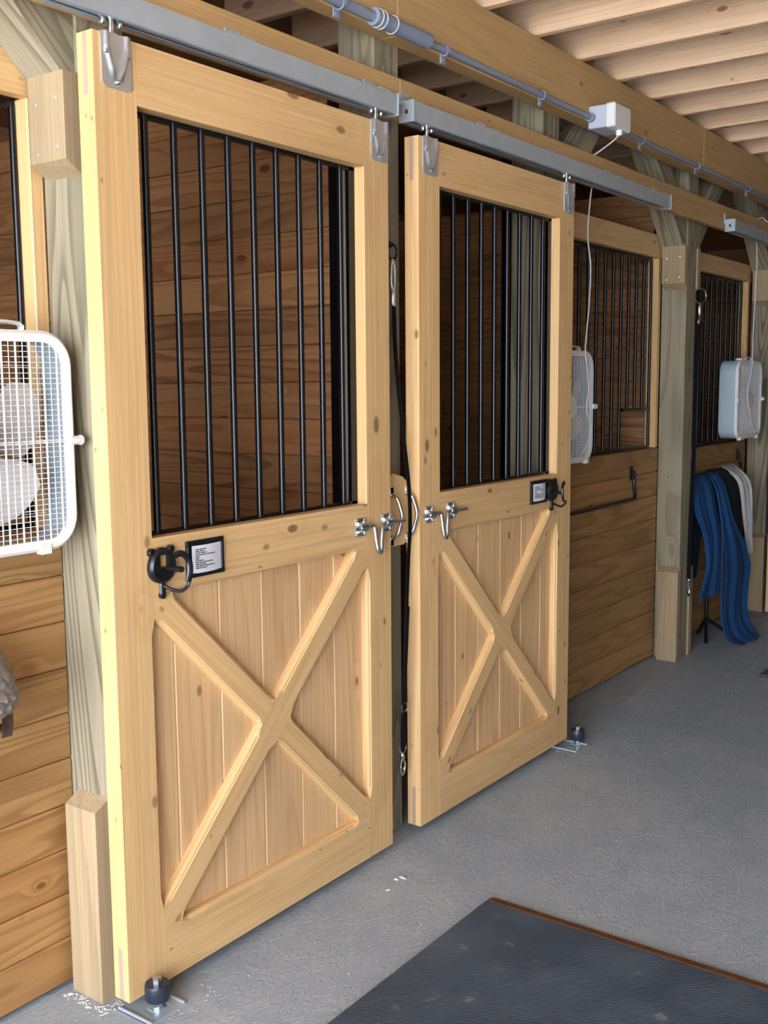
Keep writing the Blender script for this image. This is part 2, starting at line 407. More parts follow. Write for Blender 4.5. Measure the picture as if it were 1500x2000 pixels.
# ------------------------------------------------------------------ posts, braces, beams, header boards
def post(x0, x1, y0, y1, label, blocks='', nails=False, channel=None):
    r = thing('timber_post', ((x0+x1)/2, (y0+y1)/2, 0), label, 'post')
    board('shaft', x0, x1, y0, y1, 0, 2.80, 'treated_pine', r, .004, 2)
    for sd_ in blocks:
        sg, e = (-1, x0) if sd_ == 'l' else (1, x1)
        ya, yb = y0-.006, y1-.018
        o = e+sg*.044
        MB().prism([(e, 0), (o, 0), (o, .492), (e, .517)], ya-.004, yb-.016, 1, 2).build('foot_block', 'block_pine', r)
        ub = MB().prism([(e, 2.0), (o, 2.03), (o, 2.222), (e, 2.222)], ya, yb+.002, 1, 2).build('bracket_block', 'block_pine', r)
        if nails:
            for yy, zz in ((ya+.03, 2.06), (ya+.10, 2.05), (ya+.03, 2.165), (ya+.10, 2.16)):
                MB().lathe([(.0045, -.001), (.004, .002), (.001, .003)] if sg > 0 else [(.0045, .001), (.004, -.002), (.001, -.003)], (o, yy, zz), 0, 10).build('nail_head', 'nail', ub)
        d = Vector((sg, 0, 1)).normalized(); nv = Vector((sg, 0, -1)).normalized()
        # brace: underside starts on the outer top edge of the block
        p = Vector((o, (y0+y1)/2+.0, 2.222))-nv*.06-d*.04
        bl = MB().obox(p, d, (0, 1, 0), nv, .75, (y1-y0)-.012, .12, .003).build('knee_brace', 'treated_pine', r)
        if nails:
            for yy in (.125, .155, .19):
                MB().lathe([(.004, 0), (.003, .006)], (o+.004, yy, 2.228), 2, 8).build('nail_head', 'nail', bl)
    if channel:
        board('steel_channel', channel[0], channel[1], y1-.001, y1+.062, .02, 2.5, 'black_steel', r, .002, 2)
    return r
P1 = post(.035, .175, .100, .238, 'greenish treated post with knee brace beside the large box fan', 'l', True)
PM = post(1.165, 1.30, .10, .24, 'greenish treated post between the two sliding stall doors', '', False, (1.185, 1.262))
P3 = post(2.285, 2.425, .10, .24, 'greenish treated post half hidden behind the second sliding door', 'r', False, (2.315, 2.395))
P2 = post(3.95, 4.09, .12, .256, 'greenish treated post with the hanging tie strap and two knee braces', 'lr', True, (3.98, 4.06))
P4 = post(5.50, 5.64, .12, .256, 'shaded treated post beyond the small hanging fan', 'lr')
def longb(name, xs, y0, y1, z0, z1, mat, labels, cat):
    for (a, b), l in zip(zip(xs[:-1], xs[1:]), labels):
        tag(board(name, a+.0012, b-.0012, y0, y1, z0, z1, mat, None, .004, 0), l, cat)
longb('loft_beam', (X0, 1.195, 3.9, X1), .03, .099, 2.578, 2.80, 'beam_pine',
      ('heavy pine beam length carrying the joists over the first sliding door', 'heavy pine beam length carrying the junction box',
       'shaded pine beam length over the far post'), 'beam')
longb('header_board', (X0, 1.252, X1), .061, .0985, 2.346, 2.472, 'beam_pine',
      ('pine header board behind the track of the first sliding door', 'long pine header board behind the galvanised tracks beyond the first door'), 'board')

# ------------------------------------------------------------------ fixed grilles above the low walls
def grille(name, x0, x1, y, z0, z1, label, feed=None, top=2.285, jambs=(True, True), yfront=.25):
    r = thing(name, ((x0+x1)/2, y, z0), label, 'grille')
    board('top_rail', x0, x1, yfront, yfront+.036, z1, top, 'door_pine', r, .003, 0)
    if jambs[0]: board('jamb', x0, x0+.038, yfront+.004, yfront+.064, z0, z1, 'door_pine', r, .003, 2)
    if jambs[1]: board('jamb', x1-.038, x1, yfront+.004, yfront+.064, z0, z1, 'door_pine', r, .003, 2)
    a, b = x0+(.038 if jambs[0] else 0), x1-(.038 if jambs[1] else 0)
    board('grille_frame', a, b, y-.006, y+.006, z1-.02, z1, 'black_steel', r, .001, 0)
    board('grille_frame', a, b, y-.006, y+.006, z0, z0+.016, 'black_steel', r, .001, 0)
    n = round((b-a)/.0935); st = (b-a)/n
    for k in range(n+1):
        x = b-.006-k*st if k < n else a+.006
        zb = z0+.01
        if feed and feed[0] < x < feed[1]: zb = feed[2]
        MB().tube([(x, y, zb), (x, y, z1-.01)], .0085, 10).build('bar', 'black_steel', r, True)
    if feed: board('feed_frame', feed[0]-.01, feed[1]+.03, y-.007, y+.007, feed[2]-.008, feed[2]+.008, 'black_steel', r, .001, 0)
    return r
grille('stall_grille', X0+.04, .034, .285, 1.176, 2.186, 'black barred grille with pine top rail behind the large box fan', jambs=(False, True), yfront=.232)
grille('stall_grille', 2.427, 3.948, .297, 1.164, 2.168, 'black barred grille with a square feed opening above blanket bar', feed=(3.56, 3.86, 1.375), yfront=.255)
grille('stall_grille', 4.092, 5.498, .31, 1.132, 2.155, 'shaded black barred grille behind the small hanging fan', yfront=.265, top=2.26)

# ------------------------------------------------------------------ sliding doors
W, H, ZB, T = 1.10, 2.2925, .03, .053
def clip(poly, p, n):
    out = []; L = len(poly)
    for i in range(L):
        a, b = Vector(poly[i]), Vector(poly[(i+1) % L]); da, db = (a-p).dot(n), (b-p).dot(n)
        if da >= -1e-9: out.append(a)
        if da*db < -1e-12: out.append(a+(b-a)*(da/(da-db)))
    return out
def door(x0, mirror, label, bolt):
    r = thing('sliding_stall_door', (x0+W/2, T/2, ZB), label, 'door', None)
    Tf = (lambda p: (x0+W-p[0], p[1], p[2])) if mirror else (lambda p: (x0+p[0], p[1], p[2]))
    B = lambda: MB(Tf)
    si, zt, zm1, zm0, zbr = .1205, H-.1385, 1.157, 1.019, .168
    B().plate([(0, ZB), (si, ZB), (si, zbr+.05), (si, zm0-.06), (si, H), (0, H)], 0, T, (2,), .011, .04, 2).build('stile', 'door_pine', r)
    q = W-si
    B().plate([(q, ZB), (W, ZB), (W, H), (q, H), (q, zm0-.06), (q, zbr+.05)], 0, T, (4,), .011, .04, 2).build('stile', 'door_pine', r)
    e = .0006; a, b = si+e, q-e
    B().plate([(a, zt), (b, zt), (b, H), (a, H)], 0, T, (), grain=0).build('rail', 'door_pine', r)
    B().plate([(a, zm0), (a+.05, zm0), (b-.05, zm0), (b, zm0), (b, zm1), (a, zm1)], 0, T, (1,), .011, .03, 0).build('rail', 'door_pine', r)
    B().plate([(a, ZB), (b, ZB), (b, zbr), (b-.05, zbr), (a+.05, zbr), (a, zbr)], 0, T, (3,), .011, .03, 0).build('rail', 'door_pine', r)
    # tongue and groove boards of the lower panel
    xs = [si-.004, .205, .365, .526, .686, .842, q+.004]
    for u, v in zip(xs[:-1], xs[1:]): B().box(u, v, .027, .044, zbr-.004, zm0+.004, .0065, 2).build('panel_board', 'panel_pine', r)
    # cross braces: one runs through, the other is cut against it
    rect = [Vector((si+e, zbr+e)), Vector((q-e, zbr+e)), Vector((q-e, zm0-e)), Vector((si+e, zm0-e))]
    hw = .041
    d1 = (rect[2]-rect[0]).normalized(); n1 = Vector((-d1.y, d1.x))
    d2 = (rect[1]-rect[3]).normalized(); n2 = Vector((-d2.y, d2.x))
    c0 = (rect[0]+rect[2])/2
    p1 = clip(clip(rect, c0-n1*hw, n1), c0+n1*hw, -n1)
    p2 = clip(clip(rect, c0-n2*hw, n2), c0+n2*hw, -n2)
    def longe(poly, d): return [i for i in range(len(poly)) if abs((poly[(i+1) % len(poly)]-poly[i]).normalized().dot(d)) > .995 and (poly[(i+1) % len(poly)]-poly[i]).length > .1]
    def gv(d): return (Vector((d.x, 0, d.y)), Vector((-d.y, 0, d.x)), Vector((0, 1, 0)))
    # moulding stops short of the crossing: split the long edges there
    def split(poly, d):
        out = []; ed = []; L = len(poly)
        for i in range(L):
            a_, b_ = poly[i], poly[(i+1) % L]; out.append(a_); u = (b_-a_)
            if u.length > .5 and abs(u.normalized().dot(d)) > .995:
                un = u.normalized(); m = (c0-a_).dot(un); k = .052
                out += [a_+un*(m-k), a_+un*(m+k)]; ed += [len(out)-3, len(out)-1]
            elif u.length > .1 and abs(u.normalized().dot(d)) > .995: ed.append(len(out)-1)
        return out, ed
    pp, ed = split(p1, d1)
    B().plate(pp, 0, .0275, ed, .011, .022, gv(d1)).build('brace', 'door_pine', r)
    for sg in (1, -1):
        h_ = clip(p2, c0+n1*sg*(hw+e), n1*sg)
        B().plate(h_, 0, .0275, longe(h_, d2), .011, .022, gv(d2)).build('brace', 'door_pine', r)
    # visible tenon ends in the outer edge
    for z0, z1 in ((ZB+.001, .163), (2.158, H-.001)):
        MB(Tf).box(-.0006 if not mirror else W-.01, .01 if not mirror else W+.0006, .02, .034, z0, z1, .0002, 2).build('tenon_end', 'tenon_pine', r)
    # bars
    Tu = lambda p: (x0+p[0], p[1], p[2])
    gr_ = MB(Tu)
    for u, v in ((si, si+.028), (q-.028, q)): gr_.box(u, v, .036, .050, zm1, zt, .001, 2)
    gr_.box(si, q, .036, .050, zt-.012, zt, .001, 0); gr_.box(si, q, .036, .050, zm1, zm1+.010, .001, 0)
    gr_.build('grille_frame', 'black_steel', r)
    for k in range(9):
        x = .175+.0925*k
        MB(Tu).tube([(x, .040, zm1+.004), (x, .040, zt-.004)], .0088, 12).build('bar', 'black_steel', r, True)
    # roller hangers
    for xc in ((.063, 1.055) if not mirror else (.046, 1.035)):
        pts = []; R_, C_ = 26, 33; zt_, zb_ = H+.003, 2.178
        for i in range(R_):
            z = zb_+(zt_-zb_)*i/(R_-1); row = []
            hwid = .042
            if i == 0: hwid = .030
            elif i == 1: hwid = .038
            for j in range(C_):
                x = -hwid+2*hwid*j/(C_-1)
                t_ = max(0, (z-zb_-.018)/(zt_-zb_-.018)); wv = .004+.021*min(1, t_*1.5)
                rd = math.exp(-((abs(x)-wv-.004)/.0075)**2)*min(1, t_*4+.15)
                row.append((xc+x, -.0035-.008*rd, z))
            pts.append(row)
        hg = B().grid(pts, .0035, (0, 1, 0)).build('roller_hanger', 'hanger_zinc', r, True)
        B().lathe([(.004, .0), (.006, -.004), (.003, -.007)], (xc, -.004, zb_+.014), 1, 10).build('screw', 'zinc', hg, True)
        for sx in (-.031, .031): B().lathe([(.006, .0), (.006, -.004), (.003, -.006)], (xc+sx, -.006, zb_+.075), 1, 6).build('screw', 'zinc', hg)
        B().lathe([(.013, 0), (.013, .004), (.006, .004), (.006, .034), (.010, .034), (.010, .042), (.005, .044)], (xc, .012, H+.002), 2, 12).build('stud_bolt', 'zinc', hg, True)
        for sx in (-.024, .024): B().lathe([(.007, -.005), (.0095, -.003), (.0095, .003), (.007, .005)], (xc+sx, .014, H+.030), 0, 14).build('wheel', 'zinc', hg, True)
    # sliding bolt
    xb = bolt; lt = empty('bolt_latch', (x0+xb, 0, 1.09)); lt.parent = r; lt.location = Vector((x0+xb, 0, 1.09))-WL[r]
    for xx in (0, .133):
        k = MB(lambda p: (x0+p[0], p[1], p[2])); X = xb+xx
        k.box(X-.026, X+.026, -.003, 0, 1.062, 1.118, .001)
        k.add([(X-.017, -.003, 1.108), (X+.017, -.003, 1.108), (X+.017, -.020, 1.100), (X-.017, -.020, 1.100), (X-.017, -.023, 1.090), (X+.017, -.023, 1.090), (X+.017, -.020, 1.080), (X-.017, -.020, 1.080), (X-.017, -.003, 1.072), (X+.017, -.003, 1.072)],
              [[0, 1, 2, 3], [3, 2, 5, 4], [4, 5, 6, 7], [7, 6, 9, 8], [0, 3, 4, 7, 8], [1, 9, 6, 5, 2], [0, 8, 9, 1]])
        for sx in (-.019, .019):
            for sz in (-.022, .022): k.lathe([(.0055, 0), (.004, -.004), (.001, -.005)], (X+sx, -.003, 1.09+sz), 1, 8)
        k.build('bracket', 'zinc', lt)
    rod = [(xb-.045, -.014, 1.088), (xb, -.014, 1.090), (xb+.045, -.014, 1.091), (xb+.052, -.017, 1.080), (xb+.054, -.021, 1.045), (xb+.058, -.025, 1.014), (xb+.066, -.026, 1.006), (xb+.074, -.025, 1.014), (xb+.082, -.021, 1.045), (xb+.092, -.017, 1.080), (xb+.106, -.014, 1.091), (xb+.15, -.014, 1.090), (xb+.215, -.014, 1.089)]
    MB(lambda p: (x0+p[0], p[1], p[2])).tube(rod, .0068, 10, smooth_n=4).build('rod', 'zinc', lt, True)
    return r
D1 = door(0.0, False, 'large pine sliding stall door next to the treated post with the foot block', .942)
D2 = door(1.264, True, 'pine sliding stall door to the right of the hanging black tie strap', .052)
D3 = door(5.335, True, 'pine sliding stall door beyond the blue sheet and small fan', .052)

# ------------------------------------------------------------------ tracks
def track(a, b, label, brs):
    r = thing('door_track', ((a+b)/2, .025, 2.33), label, 'track')
    sec = [(0, 2.391), (0, 2.335), (.003, 2.332), (.018, 2.332), (.018, 2.335), (.004, 2.337), (.004, 2.387), (.046, 2.387), (.046, 2.337), (.032, 2.335), (.032, 2.332), (.047, 2.332), (.05, 2.335), (.05, 2.391)]
    MB().prism(sec, a, b, 0, 0).build('channel', 'galvanised', r)
    for e, s_ in ((a, -1), (b, 1)):
        a0, a1 = min(e, e+s_*.005), max(e, e+s_*.005)
        cp = MB()
        for y0, y1, z0, z1 in ((-.003, .053, 2.329, 2.354), (-.003, .053, 2.367, 2.395), (-.003, .020, 2.354, 2.367), (.031, .053, 2.354, 2.367)): cp.box(a0, a1, y0, y1, z0, z1, .0002)
        cp.build('end_cap', 'galvanised', r)
    for x in brs:
        t_ = MB().box(x-.027, x+.027, .0555, .0615, 2.372, 2.4085, .0003).box(x-.027, x+.027, .0555, .0615, 2.4155, 2.426, .0003)
        ex = (-.027, -.0195, -.0125, -.0035, .0035, .0125, .0195, .027)
        for k in range(0, 8, 2): t_.box(x+ex[k], x+ex[k+1], .0555, .0615, 2.4085, 2.4155, .0002)
        t_.box(x-.024, x+.024, -.002, .0610, 2.391, 2.395, .001).build('bracket', 'galvanised', r)
    return r
track(-1.0, 1.152, 'galvanised steel track above the first sliding door', (.50, 1.085, -.1, -.7))
track(1.240, 3.390, 'long galvanised steel track above the second sliding door', (1.272, 1.745, 2.275, 2.80, 3.335))
track(4.333, 6.48, 'short visible end of galvanised track above the small hanging fan', (4.36, 4.85, 5.4))

# ------------------------------------------------------------------ conduit and junction box
cz = 2.592
cr = thing('electrical_conduit', (1.5, .01, 2.58), 'grey plastic conduit clipped along the heavy pine beam', 'conduit')
MB().tube([(X0, .013, cz), (1.09, .013, cz)], .0165, 12).build('pipe', 'conduit_grey', cr, True)
MB().tube([(1.06, .011, cz), (1.335, .011, cz)], .0235, 14).build('expansion_sleeve', 'conduit_grey', cr, True)
MB().tube([(1.32, .016, cz), (2.545, .016, cz-.004)], .0115, 12).build('pipe', 'conduit_grey', cr, True)
MB().tube([(2.70, .016, cz-.004), (X1, .016, cz-.008)], .0115, 12).build('pipe', 'conduit_grey', cr, True)
MB().tube([(1.045, .011, cz), (1.10, .011, cz)], .026, 14).build('coupling', 'conduit_grey', cr, True)
for x in (1.065, 1.085, 1.14): MB().tube([(x, .011+.0265*math.cos(a*math.pi/8), cz+.0265*math.sin(a*math.pi/8)) for a in range(16)], .0014, 6, closed=True).build('wire_ring', 'white_plastic', cr, True)
for x, rad, yy in ((.90, .0165, .013), (1.455, .0115, .016), (2.13, .0115, .016), (3.08, .0115, .016), (3.79, .0115, .016), (4.6, .0115, .016)):
    m = MB(); m.tube([(x-.012, yy+(rad+.003)*math.cos(a*math.pi/8), cz-.003+(rad+.003)*math.sin(a*math.pi/8)) for a in range(4, 21)], (.003), 6)
    m.box(x-.012-.009, x+.006, .025, .031, cz-.042, cz-.012, .001); m.box(x-.021, x-.003, .025, .031, cz+.012, cz+.022, .001)
    m.box(x-.018, x+.002, yy-rad-.005, yy-rad-.001, cz-.012, cz+.006, .001)
    m.lathe([(.004, 0), (.003, -.003)], (x-.012, .025, cz-.030), 1, 8)
    m.build('clip', 'conduit_grey', cr)
bx = thing('junction_box', (2.62, -.01, 2.54), 'pale grey outlet box on the beam with white cord hanging out', 'electrical box')
MB().box(2.545, 2.70, -.045, .031, 2.545, 2.635, .004).build('body', 'box_grey', bx)
MB().box(2.541, 2.704, -.088, -.0455, 2.542, 2.638, .006).build('cover', 'white_plastic', bx)
MB().lathe([(.019, -.02), (.019, 0)], (2.545, .016, 2.588), 0, 12).build('conduit_hub', 'conduit_grey', bx, True)
MB().lathe([(.012, -.022), (.014, -.004), (.014, 0)], (2.63, -.068, 2.543), 2, 12).build('outlet', 'white_plastic', bx, True)
def cord(name, pts, label, r=.0033, n=8):
    o = MB().tube(pts, r, 8, smooth_n=n).build(name, 'cord_white', None, True); tag(o, label, 'cord'); return o
cord('power_cord', [(2.63, -.068, 2.528), (2.645, -.04, 2.51), (2.69, .055, 2.479), (2.71, .085, 2.476), (2.735, .108, 2.45), (2.775, .118, 2.37), (2.765, .12, 2.30), (2.742, .118, 2.15), (2.775, .118, 2.02), (2.765, .118, 1.85), (2.735, .118, 1.66), (2.742, .110, 1.58), (2.755, .1085, 1.48), (2.735, .1085, 1.40), (2.79, .1085, 1.31), (2.73, .1085, 1.23), (2.66, .1085, 1.19)],
     'white power cord hanging from the outlet box to the fan by second door')
cord('power_cord', [(5.02, -.06, 2.52), (4.95, .0, 2.45), (4.97, .05, 2.478), (5.02, .108, 2.45), (5.078, .105, 2.30), (5.062, .10, 2.086), (5.029, .095, 1.839), (4.96, .075, 1.66), (4.93, .066, 1.59), (4.86, .066, 1.44), (4.95, .066, 1.28), (5.02, .066, 1.205)],
     'white power cord hanging down to the small far fan')

# ------------------------------------------------------------------ box fans
def rrect(w_, h_, r, n=7):
    out = []
    for cx, cz_, a0 in ((w_/2-r, h_/2-r, 0), (-w_/2+r, h_/2-r, 90), (-w_/2+r, -h_/2+r, 180), (w_/2-r, -h_/2+r, 270)):
        for k in range(n+1):
            a = math.radians(a0+90*k/n); out.append((cx+r*math.cos(a), cz_+r*math.sin(a)))
    return out
def fan(cx, yf, cz_, w_, h_, d, label, rad=.075, rows=38):
    r = thing('box_fan', (cx, yf+d/2, cz_-h_/2), label, 'fan')
    o = rrect(w_, h_, rad); i_ = rrect(w_-.045, h_-.045, rad-.02); n = len(o)
    m = MB(); V = []; F = []
    lin_ = rrect(w_-.008, h_-.008, rad-.004); li2 = rrect(w_-.014, h_-.014, rad-.007)
    for y, P in ((yf+.012, o), (yf+d, o), (yf+d, lin_), (yf+.012, lin_)):
        V += [(cx+p[0], y, cz_+p[1]) for p in P]
    for k in range(4):
        for j in range(n): F.append([k*n+j, k*n+(j+1) % n, ((k+1) % 4)*n+(j+1) % n, ((k+1) % 4)*n+j])
    m.add(V, F).build('housing', 'fan_body', r, True)
    V2 = []
    for y, P in ((yf+.014, lin_), (yf+d-.001, lin_), (yf+d-.001, li2), (yf+.014, li2)): V2 += [(cx+p[0]*.999, y, cz_+p[1]*.999) for p in P]
    MB().add(V2, F).build('shroud', 'fan_body', r, True)
    m = MB(); V = []; F = []
    for y, P in ((yf+.016, rrect(w_+.006, h_+.006, rad+.003)), (yf+.006, rrect(w_+.006, h_+.006, rad+.003)), (yf, rrect(w_-.008, h_-.008, rad-.004)), (yf+.002, i_), (yf+.014, i_)):
        V += [(cx+p[0], y, cz_+p[1]) for p in P]
    for k in range(5):
        for j in range(n): F.append([k*n+j, k*n+(j+1) % n, ((k+1) % 5)*n+(j+1) % n, ((k+1) % 5)*n+j])
    m.add(V, F).build('front_frame', 'fan_white', r, True)
    def grid_part(y0, name):
        m = MB(); iw, ih, rr = (w_-.04)/2, (h_-.04)/2, rad-.02
        def half(v, a, b):  # half extent across at offset v
            k = max(0, abs(v)-(a-rr)); return b-rr+math.sqrt(max(0, rr*rr-k*k))
        for k in range(1, rows):
            z = -ih+2*ih*k/rows; e = half(z, ih, iw); m.box(cx-e, cx+e, y0+.003, y0+.0045, cz_+z-.0008, cz_+z+.0008, .0002)
        nv = 26
        for k in range(1, nv):
            x = -iw+2*iw*k/nv; e = half(x, iw, ih); t_ = .0022 if k % 2 else .0009
            m.box(cx+x-t_, cx+x+t_, y0+.001, y0+.003 if k % 2 else y0+.0025, cz_-e, cz_+e, .0004)
        m.box(cx-iw, cx+iw, y0+.003, y0+.008, cz_-.004, cz_+.004, .0005)
        return m.build(name, 'fan_white', r)
    grid_part(yf+.003, 'front_grille')
    m = MB(); back = yf+d-.008
    iw = (w_-.03)/2; ih = (h_-.03)/2
    for k in range(1, 8):
        z = -ih+2*ih*k/8; m.box(cx-iw+.0, cx+iw, back, back+.002, cz_+z-.0008, cz_+z+.0008, .0003)
    for k in range(1, 4):
        x = -iw+2*iw*k/4; m.box(cx+x-.0008, cx+x+.0008, back, back+.002, cz_-ih, cz_+ih, .0003)
    m.build('back_grille', 'fan_white', r)
    ym = yf+d*.5; R_ = min(w_, h_)*.43
    hub = MB().lathe([(.03, -.03), (.045, -.028), (.05, -.02), (.05, .03)], (cx, ym, cz_), 1, 24).build('hub', 'fan_blade', r, True)
    for k in range(5):
        a0 = math.radians(72*k+20); rows_ = []
        for i in range(7):
            rr = .04+(R_-.04)*i/6; sp = math.radians(20+14*math.sin(i/6*2.6)); row = []
            for j in range(7):
                u = j/6-.5; a = a0+u*sp*2*(1.0 if i < 6 else .8); rj = rr*(1-.06*(2*u)**2 if i > 4 else 1)
                row.append((cx+rj*math.cos(a), ym-.026*u*2, cz_+rj*math.sin(a)))
            rows_.append(row)
        MB().grid(rows_, .003, (0, 1, 0)).build('blade', 'fan_blade', r, True)
    em = MB(); em.lathe([(.05, -.002), (.046, -.006), (.03, -.007)], (cx, yf+.004, cz_), 1, 24)
    em.build('emblem', 'fan_white', r, True)
    for sx in (-1, 1):
        k = MB(); k.tube([(cx+sx*(w_/2-.014), yf-.001, cz_), (cx+sx*(w_/2+.010), yf-.001, cz_)], .0105, 12); k.lathe([(.012, 0), (.012, .006), (.006, .010)] if sx > 0 else [(.012, 0), (.012, -.006), (.006, -.010)], (cx+sx*(w_/2+.012), yf-.001, cz_), 0, 12)
        k.build('clip', 'fan_white', r, True)
    for dx in (-.16, .16): MB().box(cx+dx-.014, cx+dx+.014, yf-.004, yf+.018, cz_-h_/2-.010, cz_-h_/2+.012, .002).build('foot', 'fan_white', r)
    MB().lathe([(.022, 0), (.022, .012), (.016, .017)], (cx-.06, yf+d*.5, cz_+h_/2), 2, 16).build('switch_knob', 'fan_white', r, True)
    hd = [(cx+.05, yf+d*.5, cz_+h_/2-.002), (cx+.055, yf+d*.5, cz_+h_/2+.02), (cx+.15, yf+d*.5, cz_+h_/2+.02), (cx+.155, yf+d*.5, cz_+h_/2-.002)]
    MB().tube(hd, (.012, .005), 8, smooth_n=3, flat=(0, 1, 0)).build('handle', 'fan_white', r, True)
    return r
F1 = fan(-.262, .105, 1.396, .505, .492, .105, 'large white box fan hanging beside the first sliding door post')
F2 = fan(2.66, .142, 1.41, .44, .49, .10, 'white box fan half hidden behind the second sliding door')
F3 = fan(4.945, .075, 1.407, .47, .462, .11, 'grey-sided box fan hanging above the blue horse sheet')

# ------------------------------------------------------------------ tie station between the doors
tb = thing('handle_block', (1.19, .06, .99), 'chamfered pine block with two steel pull handles between the doors', 'block')
oc = [(1.112, 1.03), (1.145, 1.0), (1.222, 1.0), (1.258, 1.035), (1.258, 1.19), (1.215, 1.222), (1.16, 1.236), (1.112, 1.20)]
MB().plate(oc, .034, .0665, (), grain=2).build('wood_block', 'door_pine', tb)
for x in (1.152, 1.236):
    h = [(x, .030, 1.168), (x, .012, 1.158), (x+.004, .004, 1.135), (x+.006, -.004, 1.10), (x+.004, .004, 1.062), (x, .012, 1.038), (x, .030, 1.028)]
    m = MB(); m.tube(h, [(.0075)]*len(h) if False else .0062, 10, smooth_n=5)
    for z in (1.176, 1.020): m.box(x-.009, x+.009, .030, .0345, z-.016, z+.016, .002)
    m.build('pull_handle', 'chrome', tb, True)
def snap(r, p, L, mat='chrome'):
    x, y, z = p
    m = MB(); m.lathe([(.0045, 0), (.008, -.006), (.008, -.018), (.0055, -.022)], (x, y, z), 2, 12)
    m.tube([(x, y, z-.02), (x+.012, y, z-.035), (x+.013, y, z-L+.02), (x, y, z-L), (x-.012, y, z-L+.02), (x-.010, y, z-.045)], .004, 8, smooth_n=4)
    m.tube([(x-.010, y, z-.045), (x-.002, y, z-.024)], .0028, 8)
    m.lathe([(.003, -.004), (.003, .004)], (x-.011, y-.003, z-.05), 1, 8)
    return m.build('snap_hook', mat, r, True)
def ring(r, c, rad, wire, name='ring', mat='chrome', tilt=0.0):
    c = Vector(c); return MB().tube([(c.x+rad*math.cos(a*math.pi/12)*math.cos(tilt), c.y+rad*math.cos(a*math.pi/12)*math.sin(tilt), c.z+rad*math.sin(a*math.pi/12)) for a in range(24)], wire, 8, closed=True).build(name, mat, r, True)
s1 = thing('tie_strap', (1.19, .02, .25), 'black webbing tie strap hanging in the gap between the sliding doors', 'strap')
ring(s1, (1.236, .084, 1.938), .024, .0035, mat='black_iron'); MB().lathe([(.014, 0), (.012, -.006), (.005, -.018)], (1.236, .0995, 1.962), 1, 10).build('ring_plate', 'black_iron', s1, True)
MB().tube([(1.236, .084, 1.916), (1.246, .082, 1.89), (1.246, .082, 1.84), (1.238, .082, 1.812), (1.228, .082, 1.84), (1.230, .082, 1.895)], .004, 8, closed=True, smooth_n=3).build('snap_hook', 'zinc', s1, True)
MB().lathe([(.007, 0), (.009, -.01), (.009, -.045), (.006, -.05)], (1.237, .082, 1.815), 2, 12).build('swivel', 'zinc', s1, True)
MB().ribbon([(1.237, .080, 1.768), (1.236, .072, 1.60), (1.205, .022, 1.357), (1.196, -.004, 1.192), (1.196, -.008, 1.06), (1.193, -.002, .942), (1.190, .012, .603), (1.188, .018, .448), (1.187, .02, .325)], (1, .25, 0), .026, .0035).build('webbing', 'nylon_black', s1)
MB().ribbon([(1.192, -.001, .80), (1.190, .008, .603), (1.188, .0135, .448), (1.187, .0155, .325)], (1, .25, 0), .024, .0035).build('webbing', 'nylon_black', s1)
m = MB()
for a, b in (((1.173, .012, .475), (1.204, .014, .475)), ((1.204, .014, .475), (1.204, .014, .450)), ((1.204, .014, .450), (1.173, .012, .450)), ((1.173, .012, .450), (1.173, .012, .475))): m.tube([a, b], .0022, 6)
m.build('slide_buckle', 'chrome', s1)
MB().tube([(1.170, .02, .335), (1.170, .02, .318), (1.187, .02, .306), (1.204, .02, .318), (1.204, .02, .335)], .003, 8, smooth_n=3).build('end_ring', 'chrome', s1, True)
snap(s1, (1.185, .02, .308), .075)
s2 = thing('tie_strap', (4.07, .11, .33), 'black webbing tie strap hanging from a ring on the far post', 'strap')
ring(s2, (4.115, .105, 1.975), .040, .004, tilt=-.5); MB().tube([(4.09, .122, 2.01), (4.10, .112, 2.012), (4.112, .105, 2.012)], .005, 8).build('eye_bolt', 'zinc', s2, True)
m = MB(); m.lathe([(.008, 0), (.012, -.02), (.012, -.06), (.007, -.07)], (4.115, .107, 1.935), 2, 12); m.tube([(4.115, .107, 1.868), (4.122, .107, 1.84), (4.112, .107, 1.815), (4.104, .107, 1.84)], .0045, 8, closed=True, smooth_n=3); m.build('snap_hook', 'chrome', s2, True)
MB().ribbon([(4.106, .106, 1.83), (4.092, .106, 1.75), (4.088, .106, 1.366), (4.088, .106, 1.115), (4.068, .106, .807), (4.060, .106, .44)], (.35, -1, 0), .022, .0035).build('webbing', 'nylon_black', s2)
snap(s2, (4.062, .106, .44), .10)

